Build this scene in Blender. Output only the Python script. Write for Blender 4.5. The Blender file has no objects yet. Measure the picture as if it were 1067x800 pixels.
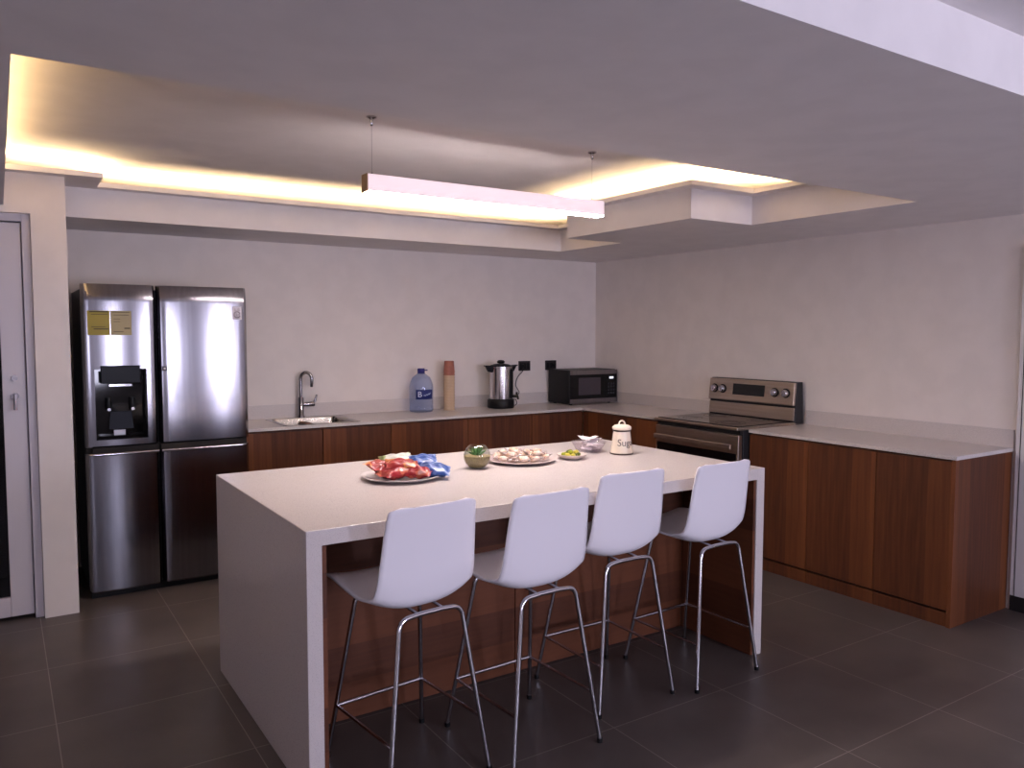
import bpy, bmesh, math, random
from mathutils import Vector, Matrix

random.seed(7)
scene = bpy.context.scene
COL = scene.collection
PI = math.pi


def lin(c):
    def f(v):
        v /= 255.0
        return v / 12.92 if v <= 0.04045 else ((v + 0.055) / 1.055) ** 2.4
    return (f(c[0]), f(c[1]), f(c[2]), 1.0)


# ------------------------------------------------------------------ camera
CAM = (-4.6674, -5.7596, 1.5295)
YAW, PITCH, ROLL, FPX = math.radians(33.017), math.radians(3.757), math.radians(0.107), 824.03
Fv = Vector((math.sin(YAW) * math.cos(PITCH), math.cos(YAW) * math.cos(PITCH), -math.sin(PITCH)))
Rv = Vector((math.cos(YAW), -math.sin(YAW), 0))
Uv = Rv.cross(Fv)
R2 = Rv * math.cos(ROLL) + Uv * math.sin(ROLL)
U2 = -Rv * math.sin(ROLL) + Uv * math.cos(ROLL)
cam_data = bpy.data.cameras.new('camera')
cam = bpy.data.objects.new('camera', cam_data)
COL.objects.link(cam)
cam_data.sensor_fit = 'HORIZONTAL'
cam_data.sensor_width = 36.0
cam_data.lens = FPX / 1067.0 * 36.0
cam_data.clip_start = 0.05
M = Matrix(((R2.x, U2.x, -Fv.x, CAM[0]), (R2.y, U2.y, -Fv.y, CAM[1]), (R2.z, U2.z, -Fv.z, CAM[2]), (0, 0, 0, 1)))
cam.matrix_world = M
scene.camera = cam

# ------------------------------------------------------------------ light and exposure
vs = scene.view_settings
vs.view_transform = 'Standard'
vs.look = 'None'
vs.gamma = 1.0
vs.use_curve_mapping = False
vs.exposure = 0.36
EV = dict(window=64.0, led=270.0, pendant=110.0, pendant_side=0.42, sky=1.2)
world = bpy.data.worlds.new('world')
scene.world = world
world.use_nodes = True
world.node_tree.nodes['Background'].inputs[0].default_value = (0.80, 0.78, 1.0, 1)
world.node_tree.nodes['Background'].inputs[1].default_value = EV['sky']
scene.cycles.max_bounces = 10
scene.cycles.diffuse_bounces = 5
scene.cycles.use_denoising = True
scene.cycles.sample_clamp_indirect = 6.0
scene.cycles.caustics_reflective = False
scene.cycles.caustics_refractive = False

WIN = [(-6.70, -5.50), (-3.90, -3.30), (-1.62, -0.72)]           # window openings behind the camera; leftmost one added to brighten the right wall
WZ0, WZ1, WY = 0.70, 1.90, -8.6
for (a, b) in WIN:
    ld = bpy.data.lights.new('window_daylight', 'AREA')
    ld.shape = 'RECTANGLE'
    ld.size = b - a
    ld.size_y = WZ1 - WZ0
    ld.energy = EV['window'] * 1.5 * (b - a) * (0.19 if a < -5 else 1.0)  # weak lamp at the added leftmost opening lifts the right wall and door
    ld.color = (0.84, 0.83, 1.08)
    lo = bpy.data.objects.new('window_daylight', ld)
    lo.location = ((a + b) / 2, WY - 0.16, (WZ0 + WZ1) / 2)
    lo.rotation_euler = (math.radians(90), 0, 0)
    COL.objects.link(lo)


# ------------------------------------------------------------------ materials
def new_mat(name):
    m = bpy.data.materials.new(name)
    m.use_nodes = True
    return m, m.node_tree.nodes, m.node_tree.links, m.node_tree.nodes['Principled BSDF']


def mat(name, rgb, rough=0.5, metal=0.0, spec=0.5, trans=0.0, ior=1.45, emit=None, es=0.0, coat=0.0, sss=0.0):
    m, n, l, p = new_mat(name)
    p.inputs['Base Color'].default_value = lin(rgb)
    p.inputs['Roughness'].default_value = rough
    p.inputs['Metallic'].default_value = metal
    p.inputs['Specular IOR Level'].default_value = spec
    p.inputs['Transmission Weight'].default_value = trans
    p.inputs['IOR'].default_value = ior
    p.inputs['Coat Weight'].default_value = coat
    if emit:
        p.inputs['Emission Color'].default_value = lin(emit)
        p.inputs['Emission Strength'].default_value = es
    return m


def noise_mat(name, rgb, rgb2, scale=40.0, rough=0.6, detail=3.0, lo=0.4, hi=0.6, metal=0.0, stretch=(1, 1, 1), spec=0.5, bump=0.0):
    m, n, l, p = new_mat(name)
    tc = n.new('ShaderNodeTexCoord')
    mp = n.new('ShaderNodeMapping')
    mp.inputs['Scale'].default_value = stretch
    nz = n.new('ShaderNodeTexNoise')
    nz.inputs['Scale'].default_value = scale
    nz.inputs['Detail'].default_value = detail
    cr = n.new('ShaderNodeValToRGB')
    cr.color_ramp.elements[0].position = lo
    cr.color_ramp.elements[0].color = lin(rgb)
    cr.color_ramp.elements[1].position = hi
    cr.color_ramp.elements[1].color = lin(rgb2)
    l.new(tc.outputs['Object'], mp.inputs[0])
    l.new(mp.outputs[0], nz.inputs['Vector'])
    l.new(nz.outputs['Fac'], cr.inputs[0])
    l.new(cr.outputs[0], p.inputs['Base Color'])
    p.inputs['Roughness'].default_value = rough
    p.inputs['Metallic'].default_value = metal
    p.inputs['Specular IOR Level'].default_value = spec
    if bump:
        b = n.new('ShaderNodeBump')
        b.inputs['Strength'].default_value = bump
        b.inputs['Distance'].default_value = 0.002
        l.new(nz.outputs['Fac'], b.inputs['Height'])
        l.new(b.outputs[0], p.inputs['Normal'])
    return m


def wood_mat(name, dark, light, plank=0.115, vertical=True, rough=0.5):
    m, n, l, p = new_mat(name)
    tc = n.new('ShaderNodeTexCoord')
    sp = n.new('ShaderNodeSeparateXYZ')
    l.new(tc.outputs['Object'], sp.inputs[0])
    ad = n.new('ShaderNodeMath'); ad.operation = 'ADD'
    l.new(sp.outputs['X'], ad.inputs[0]); l.new(sp.outputs['Y'], ad.inputs[1])
    across = ad.outputs[0] if vertical else sp.outputs['Z']
    along = sp.outputs['Z'] if vertical else ad.outputs[0]
    dv = n.new('ShaderNodeMath'); dv.operation = 'DIVIDE'; dv.inputs[1].default_value = plank
    l.new(across, dv.inputs[0])
    fl = n.new('ShaderNodeMath'); fl.operation = 'FLOOR'; l.new(dv.outputs[0], fl.inputs[0])
    wn = n.new('ShaderNodeTexWhiteNoise'); wn.noise_dimensions = '1D'
    l.new(fl.outputs[0], wn.inputs['W'])
    cb = n.new('ShaderNodeCombineXYZ')
    m1 = n.new('ShaderNodeMath'); m1.operation = 'MULTIPLY'; m1.inputs[1].default_value = 60.0
    m2 = n.new('ShaderNodeMath'); m2.operation = 'MULTIPLY'; m2.inputs[1].default_value = 3.0
    l.new(across, m1.inputs[0]); l.new(along, m2.inputs[0])
    l.new(m1.outputs[0], cb.inputs[0]); l.new(m2.outputs[0], cb.inputs[1]); l.new(wn.outputs['Value'], cb.inputs[2])
    nz = n.new('ShaderNodeTexNoise'); nz.inputs['Scale'].default_value = 1.0; nz.inputs['Detail'].default_value = 5.0
    l.new(cb.outputs[0], nz.inputs['Vector'])
    mx = n.new('ShaderNodeMath'); mx.operation = 'MULTIPLY_ADD'; mx.inputs[1].default_value = 0.55
    l.new(wn.outputs['Value'], mx.inputs[0])
    m3 = n.new('ShaderNodeMath'); m3.operation = 'MULTIPLY'; m3.inputs[1].default_value = 0.45
    l.new(nz.outputs['Fac'], m3.inputs[0]); l.new(m3.outputs[0], mx.inputs[2])
    cr = n.new('ShaderNodeValToRGB')
    cr.color_ramp.elements[0].position = 0.12; cr.color_ramp.elements[0].color = lin(dark)
    cr.color_ramp.elements[1].position = 0.88; cr.color_ramp.elements[1].color = lin(light)
    l.new(mx.outputs[0], cr.inputs[0]); l.new(cr.outputs[0], p.inputs['Base Color'])
    p.inputs['Roughness'].default_value = rough
    p.inputs['Specular IOR Level'].default_value = 0.3
    return m


def tile_mat():
    m, n, l, p = new_mat('floor_tiles')
    tc = n.new('ShaderNodeTexCoord')
    mp = n.new('ShaderNodeMapping')
    mp.inputs['Location'].default_value = (3.922 + 0.604 * 20, 4.085 + 0.601 * 20, 0)
    l.new(tc.outputs['Object'], mp.inputs[0])
    br = n.new('ShaderNodeTexBrick')
    br.offset = 0.0
    br.inputs['Scale'].default_value = 1.0
    br.inputs['Brick Width'].default_value = 0.604
    br.inputs['Row Height'].default_value = 0.601
    br.inputs['Mortar Size'].default_value = 0.0022
    br.inputs['Mortar Smooth'].default_value = 0.3
    br.inputs['Color1'].default_value = lin((86, 78, 74))
    br.inputs['Color2'].default_value = lin((80, 72, 69))
    br.inputs['Mortar'].default_value = lin((132, 124, 120))
    l.new(mp.outputs[0], br.inputs['Vector'])
    nz = n.new('ShaderNodeTexNoise'); nz.inputs['Scale'].default_value = 3.5; nz.inputs['Detail'].default_value = 6
    l.new(tc.outputs['Object'], nz.inputs['Vector'])
    mr = n.new('ShaderNodeMapRange')
    mr.inputs['From Min'].default_value = 0.3; mr.inputs['From Max'].default_value = 0.7
    mr.inputs['To Min'].default_value = 0.82; mr.inputs['To Max'].default_value = 1.12
    l.new(nz.outputs['Fac'], mr.inputs[0])
    mu = n.new('ShaderNodeVectorMath'); mu.operation = 'SCALE'
    l.new(br.outputs['Color'], mu.inputs[0]); l.new(mr.outputs[0], mu.inputs['Scale'])
    l.new(mu.outputs[0], p.inputs['Base Color'])
    p.inputs['Roughness'].default_value = 0.38
    p.inputs['Specular IOR Level'].default_value = 0.35
    return m


def clear_mat(name, rgb, refl=0.12, body=0.0, body_rgb=(230, 230, 235)):
    # thin clear plastic or glass: see-through, with surface reflections
    m, n, l, p = new_mat(name)
    out = n['Material Output']
    n.remove(p)
    tr = n.new('ShaderNodeBsdfTransparent'); tr.inputs[0].default_value = lin(rgb)
    gl = n.new('ShaderNodeBsdfGlossy'); gl.inputs['Roughness'].default_value = 0.04
    lw = n.new('ShaderNodeLayerWeight'); lw.inputs[0].default_value = 0.25
    mr = n.new('ShaderNodeMapRange')
    mr.inputs['To Min'].default_value = refl * 0.35; mr.inputs['To Max'].default_value = min(refl * 4, 0.75)
    l.new(lw.outputs['Facing'], mr.inputs[0])
    mx = n.new('ShaderNodeMixShader')
    l.new(mr.outputs[0], mx.inputs[0]); l.new(tr.outputs[0], mx.inputs[1]); l.new(gl.outputs[0], mx.inputs[2])
    last = mx
    if body:
        df = n.new('ShaderNodeBsdfDiffuse'); df.inputs[0].default_value = lin(body_rgb)
        m2 = n.new('ShaderNodeMixShader'); m2.inputs[0].default_value = body
        l.new(mx.outputs[0], m2.inputs[1]); l.new(df.outputs[0], m2.inputs[2])
        last = m2
    l.new(last.outputs[0], out.inputs[0])
    return m


M_ = {
    'wall': noise_mat('wall_paint', (226, 218, 213), (230, 222, 217), 6, 0.85),
    'ceil': noise_mat('ceiling_paint', (228, 223, 223), (232, 227, 227), 6, 0.9),
    'floor': tile_mat(),
    'wood': wood_mat('walnut_vertical', (64, 33, 21), (132, 78, 45), 0.118, True),
    'wood_h': wood_mat('walnut_horizontal', (76, 42, 28), (116, 68, 44), 0.15, False),
    'black': mat('black_plastic', (14, 14, 17), 0.45, spec=0.3),
    'black_gloss': mat('black_glass', (8, 8, 11), 0.06, spec=0.4),
    'dark': mat('dark_void', (26, 22, 22), 0.8),
    'steel': noise_mat('brushed_steel', (138, 136, 142), (148, 146, 152), 60, 0.17, 2, 0.3, 0.7, 1.0, (1, 1, 0.02)),
    'steel_warm': noise_mat('range_steel', (168, 154, 142), (182, 168, 156), 60, 0.36, 2, 0.3, 0.7, 1.0, (1, 0.02, 1)),
    'chrome': mat('chrome', (200, 198, 204), 0.12, 1.0),
    'sinksteel': mat('sink_steel', (168, 164, 162), 0.25, 1.0),
    'chrome_d': mat('faucet_chrome', (150, 146, 150), 0.14, 1.0),
    'darksteel': mat('fridge_side', (34, 33, 36), 0.45),
    'quartz': noise_mat('quartz_white', (172, 163, 160), (212, 203, 200), 330, 0.25, 2, 0.3, 0.42),
    'quartz_g': noise_mat('quartz_grey', (186, 178, 175), (210, 202, 199), 260, 0.3, 2, 0.35, 0.5),
    'stool': mat('white_shell_plastic', (242, 238, 244), 0.38),
    'white': mat('white_paint', (222, 218, 220), 0.5),
    'alu': mat('white_aluminium', (206, 200, 206), 0.4),
    'glass': clear_mat('clear_glass', (246, 248, 248), 0.10),
    'doorglass': clear_mat('tinted_door_glass', (150, 150, 160), 0.14),
    'led': mat('led_strip', (255, 214, 150), 0.5, emit=(255, 218, 164), es=EV['led']),
    'led_soft': mat('led_strip_dim', (255, 214, 150), 0.5, emit=(255, 214, 150), es=EV['led'] * 0.12),
    'pend_em': mat('pendant_diffuser', (255, 240, 236), 0.5, emit=(255, 240, 238), es=EV['pendant']),
    'pend_side': mat('pendant_opal_body', (240, 226, 228), 0.5, emit=(255, 228, 232), es=EV['pendant_side']),
    'pend_end': mat('pendant_end_cap', (150, 120, 90), 0.6),
}


# ------------------------------------------------------------------ mesh builder
class MB:
    def __init__(s):
        s.bm = bmesh.new()

    def box(s, x0, x1, y0, y1, z0, z1):
        v = [s.bm.verts.new(p) for p in ((x0, y0, z0), (x1, y0, z0), (x1, y1, z0), (x0, y1, z0), (x0, y0, z1), (x1, y0, z1), (x1, y1, z1), (x0, y1, z1))]
        for f in ((3, 2, 1, 0), (4, 5, 6, 7), (0, 1, 5, 4), (1, 2, 6, 5), (2, 3, 7, 6), (3, 0, 4, 7)):
            s.bm.faces.new([v[i] for i in f])
        return s

    def hexa(s, pts):
        v = [s.bm.verts.new(p) for p in pts]
        for f in ((3, 2, 1, 0), (4, 5, 6, 7), (0, 1, 5, 4), (1, 2, 6, 5), (2, 3, 7, 6), (3, 0, 4, 7)):
            s.bm.faces.new([v[i] for i in f])
        return s

    def rings(s, rings, cap0=True, cap1=True, closed=False):
        vr = [[s.bm.verts.new(p) for p in r] for r in rings]
        n = len(vr[0])
        for a, b in zip(vr[:-1], vr[1:]):
            for i in range(n):
                s.bm.faces.new((a[i], a[(i + 1) % n], b[(i + 1) % n], b[i]))
        if cap0:
            s.bm.faces.new(list(reversed(vr[0])))
        if cap1:
            s.bm.faces.new(vr[-1])
        return s

    def lathe(s, prof, seg=32, c=(0, 0, 0), axis='z', cap0=True, cap1=True, sx=1.0, sy=1.0):
        rr = []
        for r, h in prof:
            ring = []
            for i in range(seg):
                a = 2 * PI * i / seg
                u, v = r * math.cos(a) * sx, r * math.sin(a) * sy
                if axis == 'z':
                    p = (c[0] + u, c[1] + v, c[2] + h)
                elif axis == 'x':
                    p = (c[0] + h, c[1] + u, c[2] + v)
                else:
                    p = (c[0] - u, c[1] + h, c[2] + v)
                ring.append(p)
            rr.append(ring)
        return s.rings(rr, cap0, cap1)

    def tube(s, pts, r, seg=10, caps=True):
        pts = [Vector(p) for p in pts]
        n = len(pts)
        rr = []
        up = None
        for i, p in enumerate(pts):
            t = (pts[min(i + 1, n - 1)] - pts[max(i - 1, 0)]).normalized()
            if up is None:
                up = Vector((0, 0, 1)) if abs(t.z) < 0.9 else Vector((1, 0, 0))
            a = t.cross(up)
            if a.length < 1e-5:
                a = t.cross(Vector((0, 1, 0)))
            a.normalize()
            b = a.cross(t).normalized()
            up = b
            ri = r[i] if isinstance(r, (list, tuple)) else r
            rr.append([p + a * ri * math.cos(2 * PI * k / seg) + b * ri * math.sin(2 * PI * k / seg) for k in range(seg)])
        return s.rings(rr, caps, caps)

    def grid(s, fn, nu, nv):
        g = [[s.bm.verts.new(fn(i / nu, j / nv)) for i in range(nu + 1)] for j in range(nv + 1)]
        for j in range(nv):
            for i in range(nu):
                s.bm.faces.new((g[j][i], g[j][i + 1], g[j + 1][i + 1], g[j + 1][i]))
        return s

    def build(s, name, m, parent=None, loc=None, smooth=None, bevel=0.0, solid=0.0, subsurf=0, segs=2):
        bmesh.ops.recalc_face_normals(s.bm, faces=s.bm.faces[:])
        me = bpy.data.meshes.new(name)
        s.bm.to_mesh(me)
        s.bm.free()
        me.materials.append(M_[m] if isinstance(m, str) else m)
        o = bpy.data.objects.new(name, me)
        COL.objects.link(o)
        if parent is not None:
            o.parent = parent
        if loc is not None:
            o.location = loc
        if smooth is not None:
            me.polygons.foreach_set('use_smooth', [True] * len(me.polygons))
            try:
                me.set_sharp_from_angle(angle=math.radians(smooth))
            except Exception:
                pass
        if solid:
            md = o.modifiers.new('solid', 'SOLIDIFY'); md.thickness = solid; md.offset = 0
        if bevel:
            md = o.modifiers.new('bevel', 'BEVEL'); md.width = bevel; md.segments = segs; md.limit_method = 'ANGLE'
            md.angle_limit = math.radians(40)
        if subsurf:
            md = o.modifiers.new('sub', 'SUBSURF'); md.levels = subsurf; md.render_levels = subsurf
        return o


def arc(c, r, a0, a1, n, plane='xz', y=0.0):
    out = []
    for i in range(n + 1):
        a = a0 + (a1 - a0) * i / n
        u, v = r * math.cos(a), r * math.sin(a)
        out.append((c[0] + u, c[1], c[2] + v) if plane == 'xz' else ((c[0], c[1] + u, c[2] + v) if plane == 'yz' else (c[0] + u, c[1] + v, c[2])))
    return out


def fillet(pts, r, n=5):
    pts = [Vector(p) for p in pts]
    out = [pts[0]]
    for i in range(1, len(pts) - 1):
        a, b, c = pts[i - 1], pts[i], pts[i + 1]
        d0, d1 = (a - b), (c - b)
        k = min(r, d0.length * 0.45, d1.length * 0.45)
        p0, p1 = b + d0.normalized() * k, b + d1.normalized() * k
        for j in range(n + 1):
            t = j / n
            out.append(p0 * (1 - t) ** 2 + b * 2 * t * (1 - t) + p1 * t * t)
    out.append(pts[-1])
    return out


def thing(name, label, cat, loc=(0, 0, 0), rz=0.0, group=None):
    o = bpy.data.objects.new(name, None)
    COL.objects.link(o)
    o.empty_display_size = 0.1
    o.location = loc
    o.rotation_euler = (0, 0, rz)
    o['label'] = label
    o['category'] = cat
    if group:
        o['group'] = group
    return o


def tag(o, label, cat, group=None):
    o['label'] = label
    o['category'] = cat
    if group:
        o['group'] = group
    return o


def struct(o):
    o['kind'] = 'structure'
    return o


def copy_tree(o, parent=None):
    c = o.copy()
    COL.objects.link(c)
    if parent is not None:
        c.parent = parent
    for ch in list(o.children):
        copy_tree(ch, c)
    return c


def text_mesh(name, s, size, m, parent, fn, extrude=0.0, shear=0.0, sub=0):
    cu = bpy.data.curves.new(name, 'FONT')
    cu.body = s
    cu.size = size
    cu.align_x = 'CENTER'
    cu.align_y = 'CENTER'
    cu.extrude = extrude
    cu.shear = shear
    tmp = bpy.data.objects.new(name, cu)
    COL.objects.link(tmp)
    dg = bpy.context.evaluated_depsgraph_get()
    me = bpy.data.meshes.new_from_object(tmp.evaluated_get(dg))
    bpy.data.objects.remove(tmp)
    for v in me.vertices:
        v.co = Vector(fn(v.co.x, v.co.y, v.co.z))
    me.materials.clear()
    me.materials.append(M_[m] if isinstance(m, str) else m)
    me.name = name
    o = bpy.data.objects.new(name, me)
    COL.objects.link(o)
    o.parent = parent
    return o


# ================================================================== SETTING
Z0, Z1, Z2, Z3 = 2.171, 2.338, 2.44, 2.325      # soffit, ledge, raised ceiling, outer ceiling
struct(MB().box(-7.3, 0.35, -8.8, 0.35, -0.12, 0.0).build('floor', 'floor'))
struct(MB().box(-7.3, 0.2, 0.0, 0.2, 0.0, 2.6).build('wall_back', 'wall'))
struct(MB().box(0.0, 0.2, -8.8, 0.0, 0.0, 2.6).build('wall_right', 'wall'))
struct(MB().box(-7.3, -7.1, -8.8, 0.0, 0.0, 2.6).build('wall_outer', 'wall'))
b = MB()                                         # stub wall with the glazed door
b.box(-4.504, -4.343, -0.939, 0.0, 0, Z1)
b.box(-7.1, -5.42, -0.939, -0.78, 0, Z1)
b.box(-5.42, -4.504, -0.939, -0.78, 2.135, Z1)
struct(b.build('wall_left', 'wall'))
b = MB()                                         # wall with the windows, behind the camera; leftmost opening is an added one
xs = [-7.1, WIN[0][0], WIN[0][1], WIN[1][0], WIN[1][1], WIN[2][0], WIN[2][1], 0.0]
for i in (0, 2, 4, 6):
    b.box(xs[i], xs[i + 1], WY - 0.2, WY, 0, 2.6)
for (a, c) in WIN:
    b.box(a, c, WY - 0.2, WY, 0, WZ0)
    b.box(a, c, WY - 0.2, WY, WZ1, 2.6)
struct(b.build('wall_front', 'wall'))
for i, (a, c) in enumerate(WIN):
    b = MB()
    for (x0, x1, z0, z1) in ((a, a + .06, WZ0, WZ1), (c - .06, c, WZ0, WZ1), (a + .06, c - .06, WZ0, WZ0 + .06), (a + .06, c - .06, WZ1 - .06, WZ1), ((a + c) / 2 - .03, (a + c) / 2 + .03, WZ0 + .06, WZ1 - .06)):
        b.box(x0, x1, WY - 0.12, WY - 0.06, z0, z1)
    struct(b.build('window_%d' % (i + 1), 'alu'))  # first frame belongs to the added opening

# lowered ceiling ring around the stepped tray
P7, P6, P5, P4, P3, P2_, P1, YF, YB = -4.619, -3.548, -0.861, -2.529, -1.369, -1.371, -0.874, -0.633, -4.677
b = MB()
b.box(-7.1, P7, YB, -0.939, Z0, Z1)
b.box(P7, 0, YB, P6, Z0, Z1)
b.box(P5, 0, P6, P4, Z0, Z1)
b.box(P3, 0, P4, P2_, Z0, Z1)
b.box(P1, 0, P2_, YF, Z0, Z1)
b.box(-4.343, 0, YF, 0, Z0, Z1)
b.box(-7.1, -5.05, YB, 0, Z1, Z2)                # closes the cove at the left
b.box(-5.05, 0, YB, -3.95, Z1, Z2)               # and at the near side
struct(b.build('ceiling', 'ceil'))
struct(MB().box(-7.1, 0, YB, 0, Z2, Z2 + 0.15).build('ceiling_raised', 'ceil'))
struct(MB().box(-7.1, 0, -8.6, YB, Z3, Z2 + 0.15).build('ceiling_outer', 'ceil'))
# thin projecting lip of the light cove, following the stepped outline
LT = 0.008                                       # ledge plate
LU = 0.026                                       # top of the upstand at its edge
OV = 0.085
b = MB()
LIP = [(-4.62, -0.939 - OV), (-4.17, -0.939 - OV), (-4.17, YF - OV), (P1 - OV, YF - OV), (P1 - OV, P2_), (P3 - OV, P2_), (P3 - OV, P4 - OV), (P5 - OV, P4 - OV), (P5 - OV, P6)]
b.box(-5.0, -4.17, -0.939 - OV, -0.0, Z1, Z1 + LT)
b.box(-4.17, P1 - OV, YF - OV, -0.0, Z1, Z1 + LT)
b.box(P1 - OV, -0.0, P2_, -0.0, Z1, Z1 + LT)
b.box(P3 - OV, -0.0, P4 - OV, P2_, Z1, Z1 + LT)
b.box(P5 - OV, -0.0, P6, P4 - OV, Z1, Z1 + LT)
UT = 0.010
for (x0, x1, y0, y1) in ((-5.0, -4.17, -.939 - OV, -.939 - OV + UT), (-4.17 - UT, -4.17, -.939 - OV + UT, YF - OV), (-4.17 - UT, P1 - OV, YF - OV, YF - OV + UT), (P1 - OV, P1 - OV + UT, P2_ - UT, YF - OV + UT), (P3 - OV + UT, P1 - OV, P2_ - UT, P2_), (P3 - OV, P3 - OV + UT, P4 - OV, P2_), (P3 - OV + UT, P5 - OV, P4 - OV, P4 - OV + UT), (P5 - OV, P5 - OV + UT, P6, P4 - OV + UT)):
    b.box(x0, x1, y0, y1, Z1 + LT, Z1 + LU)
struct(b.build('trim_1', 'ceil'))
# LED strips lying on the ledge, out of sight behind the lip
zl = Z1 + LT
t = thing('led_strip', 'warm white light strip hidden on the ledge all round the raised ceiling', 'light strip', (-2.6, -0.5, zl))
def led(x0, x1, y0, y1):
    MB().box(x0 + 2.6, x1 + 2.6, y0 + .5, y1 + .5, 0.0, 0.003).build('strip', 'led', t)
led(-4.62, -4.20, -0.93, -0.915)
led(-4.15, P1 - .02, YF - 0.01, YF + 0.005)
led(P3 + 0.0, P3 + 0.015, P4 - .0, P2_ - .05)
led(P3 + 0.02, P5 - 0.03, P4 - 0.012, P4 + 0.003)
led(P5, P5 + 0.015, P6 + .05, P4 - .05)
t2 = MB().box(-0.008, 0.008, -1.25, 1.25, 0, 0.003).build('light_strip', 'led_soft', None, (-4.66, -2.25, Z1))
tag(t2, 'warm light strip along the left edge of the raised ceiling', 'light strip')

# right side: white door leaf and its frame beyond the counter
b = MB()
b.box(-0.022, 0.0, -5.6, -3.662, 0.085, 2.0)
d2 = struct(b.build('door_2', 'white', bevel=0.003))
MB().box(-0.0235, -0.0215, -3.688, -3.684, 0.085, 1.99).build('door_edge', 'darksteel', d2)
struct(MB().box(-0.016, 0.0, -8.5, -3.662, 0.0, 0.085).build('baseboard_right', 'dark'))

# left: white aluminium door with dark glass
d1 = bpy.data.objects.new('door_1', None)
COL.objects.link(d1)
d1['kind'] = 'structure'
d1.location = (-4.96, -0.86, 0)
X = lambda v: v + 4.96
b = MB()
for (x0, x1, z0, z1) in ((-4.545, -4.505, 0.0, 2.135), (-5.42, -5.38, 0.0, 2.135), (-5.38, -4.545, 2.095, 2.135)):
    b.box(X(x0), X(x1), -0.045, 0.06, z0, z1)
b.build('door_frame', 'alu', d1, bevel=0.003)
b = MB()
for (x0, x1, z0, z1) in ((-4.655, -4.549, 0.02, 2.09), (-5.376, -5.27, 0.02, 2.09), (-5.27, -4.655, 0.02, 0.125), (-5.27, -4.655, 1.99, 2.09)):
    b.box(X(x0), X(x1), -0.025, 0.02, z0, z1)
b.build('door_leaf', 'alu', d1, bevel=0.004)
MB().box(X(-5.272), X(-4.653), -0.006, 0.0, 0.12, 1.995).build('glass_pane', 'doorglass', d1)
b = MB()
b.lathe([(0.014, -0.012), (0.014, 0.0)], 16, (X(-4.60), -0.025, 1.285), 'y')
b.build('lock', 'chrome', d1, smooth=30)
b = MB()
b.lathe([(0.018, -0.008), (0.018, 0.0)], 16, (X(-4.60), -0.025, 1.19), 'y')
b.tube([(X(-4.60), -0.027, 1.19), (X(-4.60), -0.055, 1.19)], 0.008)
b.tube([(X(-4.60), -0.055, 1.20), (X(-4.60), -0.055, 1.12)], 0.009)
b.build('handle', 'chrome', d1, smooth=30)

# ================================================================== PENDANT
PX0, PX1, PY, PZ0, PZ1 = -3.335, -2.05, -2.565, 2.118, 2.196
t = thing('pendant_light', 'long slim glowing white pendant lamp hung on wires above the island', 'pendant lamp', ((PX0 + PX1) / 2, PY, PZ0))
hx = (PX1 - PX0) / 2
MB().box(-hx, hx, -0.028, 0.028, 0.006, PZ1 - PZ0).build('lamp_housing', 'pend_side', t, bevel=0.003)
MB().box(-hx + .004, hx - .004, -0.026, 0.026, 0.0, 0.006).build('diffuser', 'pend_em', t)
MB().box(-hx - .006, -hx, -0.028, 0.028, 0.004, PZ1 - PZ0).build('end_cap', 'pend_end', t)
for sx in (-hx + 0.03, hx - 0.06):
    MB().lathe([(0.022, 0.0), (0.022, -0.006), (0.008, -0.012), (0.007, -0.035), (0.003, -0.04)], 16, (sx, 0, Z2 - PZ0)).build('ceiling_mount', 'chrome', t, smooth=40)
    MB().tube([(sx, 0, PZ1 - PZ0), (sx, 0, Z2 - PZ0 - 0.035)], 0.0012, 6).build('suspension_wire', 'chrome', t)
    MB().tube([(sx, 0, PZ1 - PZ0 - .002), (sx, 0, PZ1 - PZ0 + 0.012)], 0.004, 8).build('wire_grip', 'chrome', t, smooth=40)

# ================================================================== FRIDGE
FX0, FX1, FM, FY, FH = -4.273, -3.371, -3.888, -0.775, 1.796
t = thing('refrigerator', 'tall stainless steel four door refrigerator with black water dispenser', 'refrigerator', ((FX0 + FX1) / 2, -0.40, 0))
ox, oy = (FX0 + FX1) / 2, -0.40
b = MB().box(FX0 - ox + .006, FX1 - ox - .006, -0.30, 0.36, 0.035, FH - 0.025)
b.build('body', 'darksteel', t, bevel=0.004)
for xx in (FX0 - ox + .05, FX1 - ox - .11):
    MB().box(xx, xx + .06, -0.29, -0.15, FH - 0.025, FH - 0.003).build('hinge_cover', 'darksteel', t, bevel=0.006)
MB().box(FX0 - ox + .01, FX1 - ox - .01, -0.325, -0.30, 0.0, 0.05).build('kick_plate', 'black', t)
for xx in (FX0 - ox + .06, FX1 - ox - .06):
    MB().lathe([(0.02, 0), (0.02, .036)], 12, (xx, 0.25, 0)).build('foot', 'black', t, smooth=40)
yb, yf = -0.305, FY - oy


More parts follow.
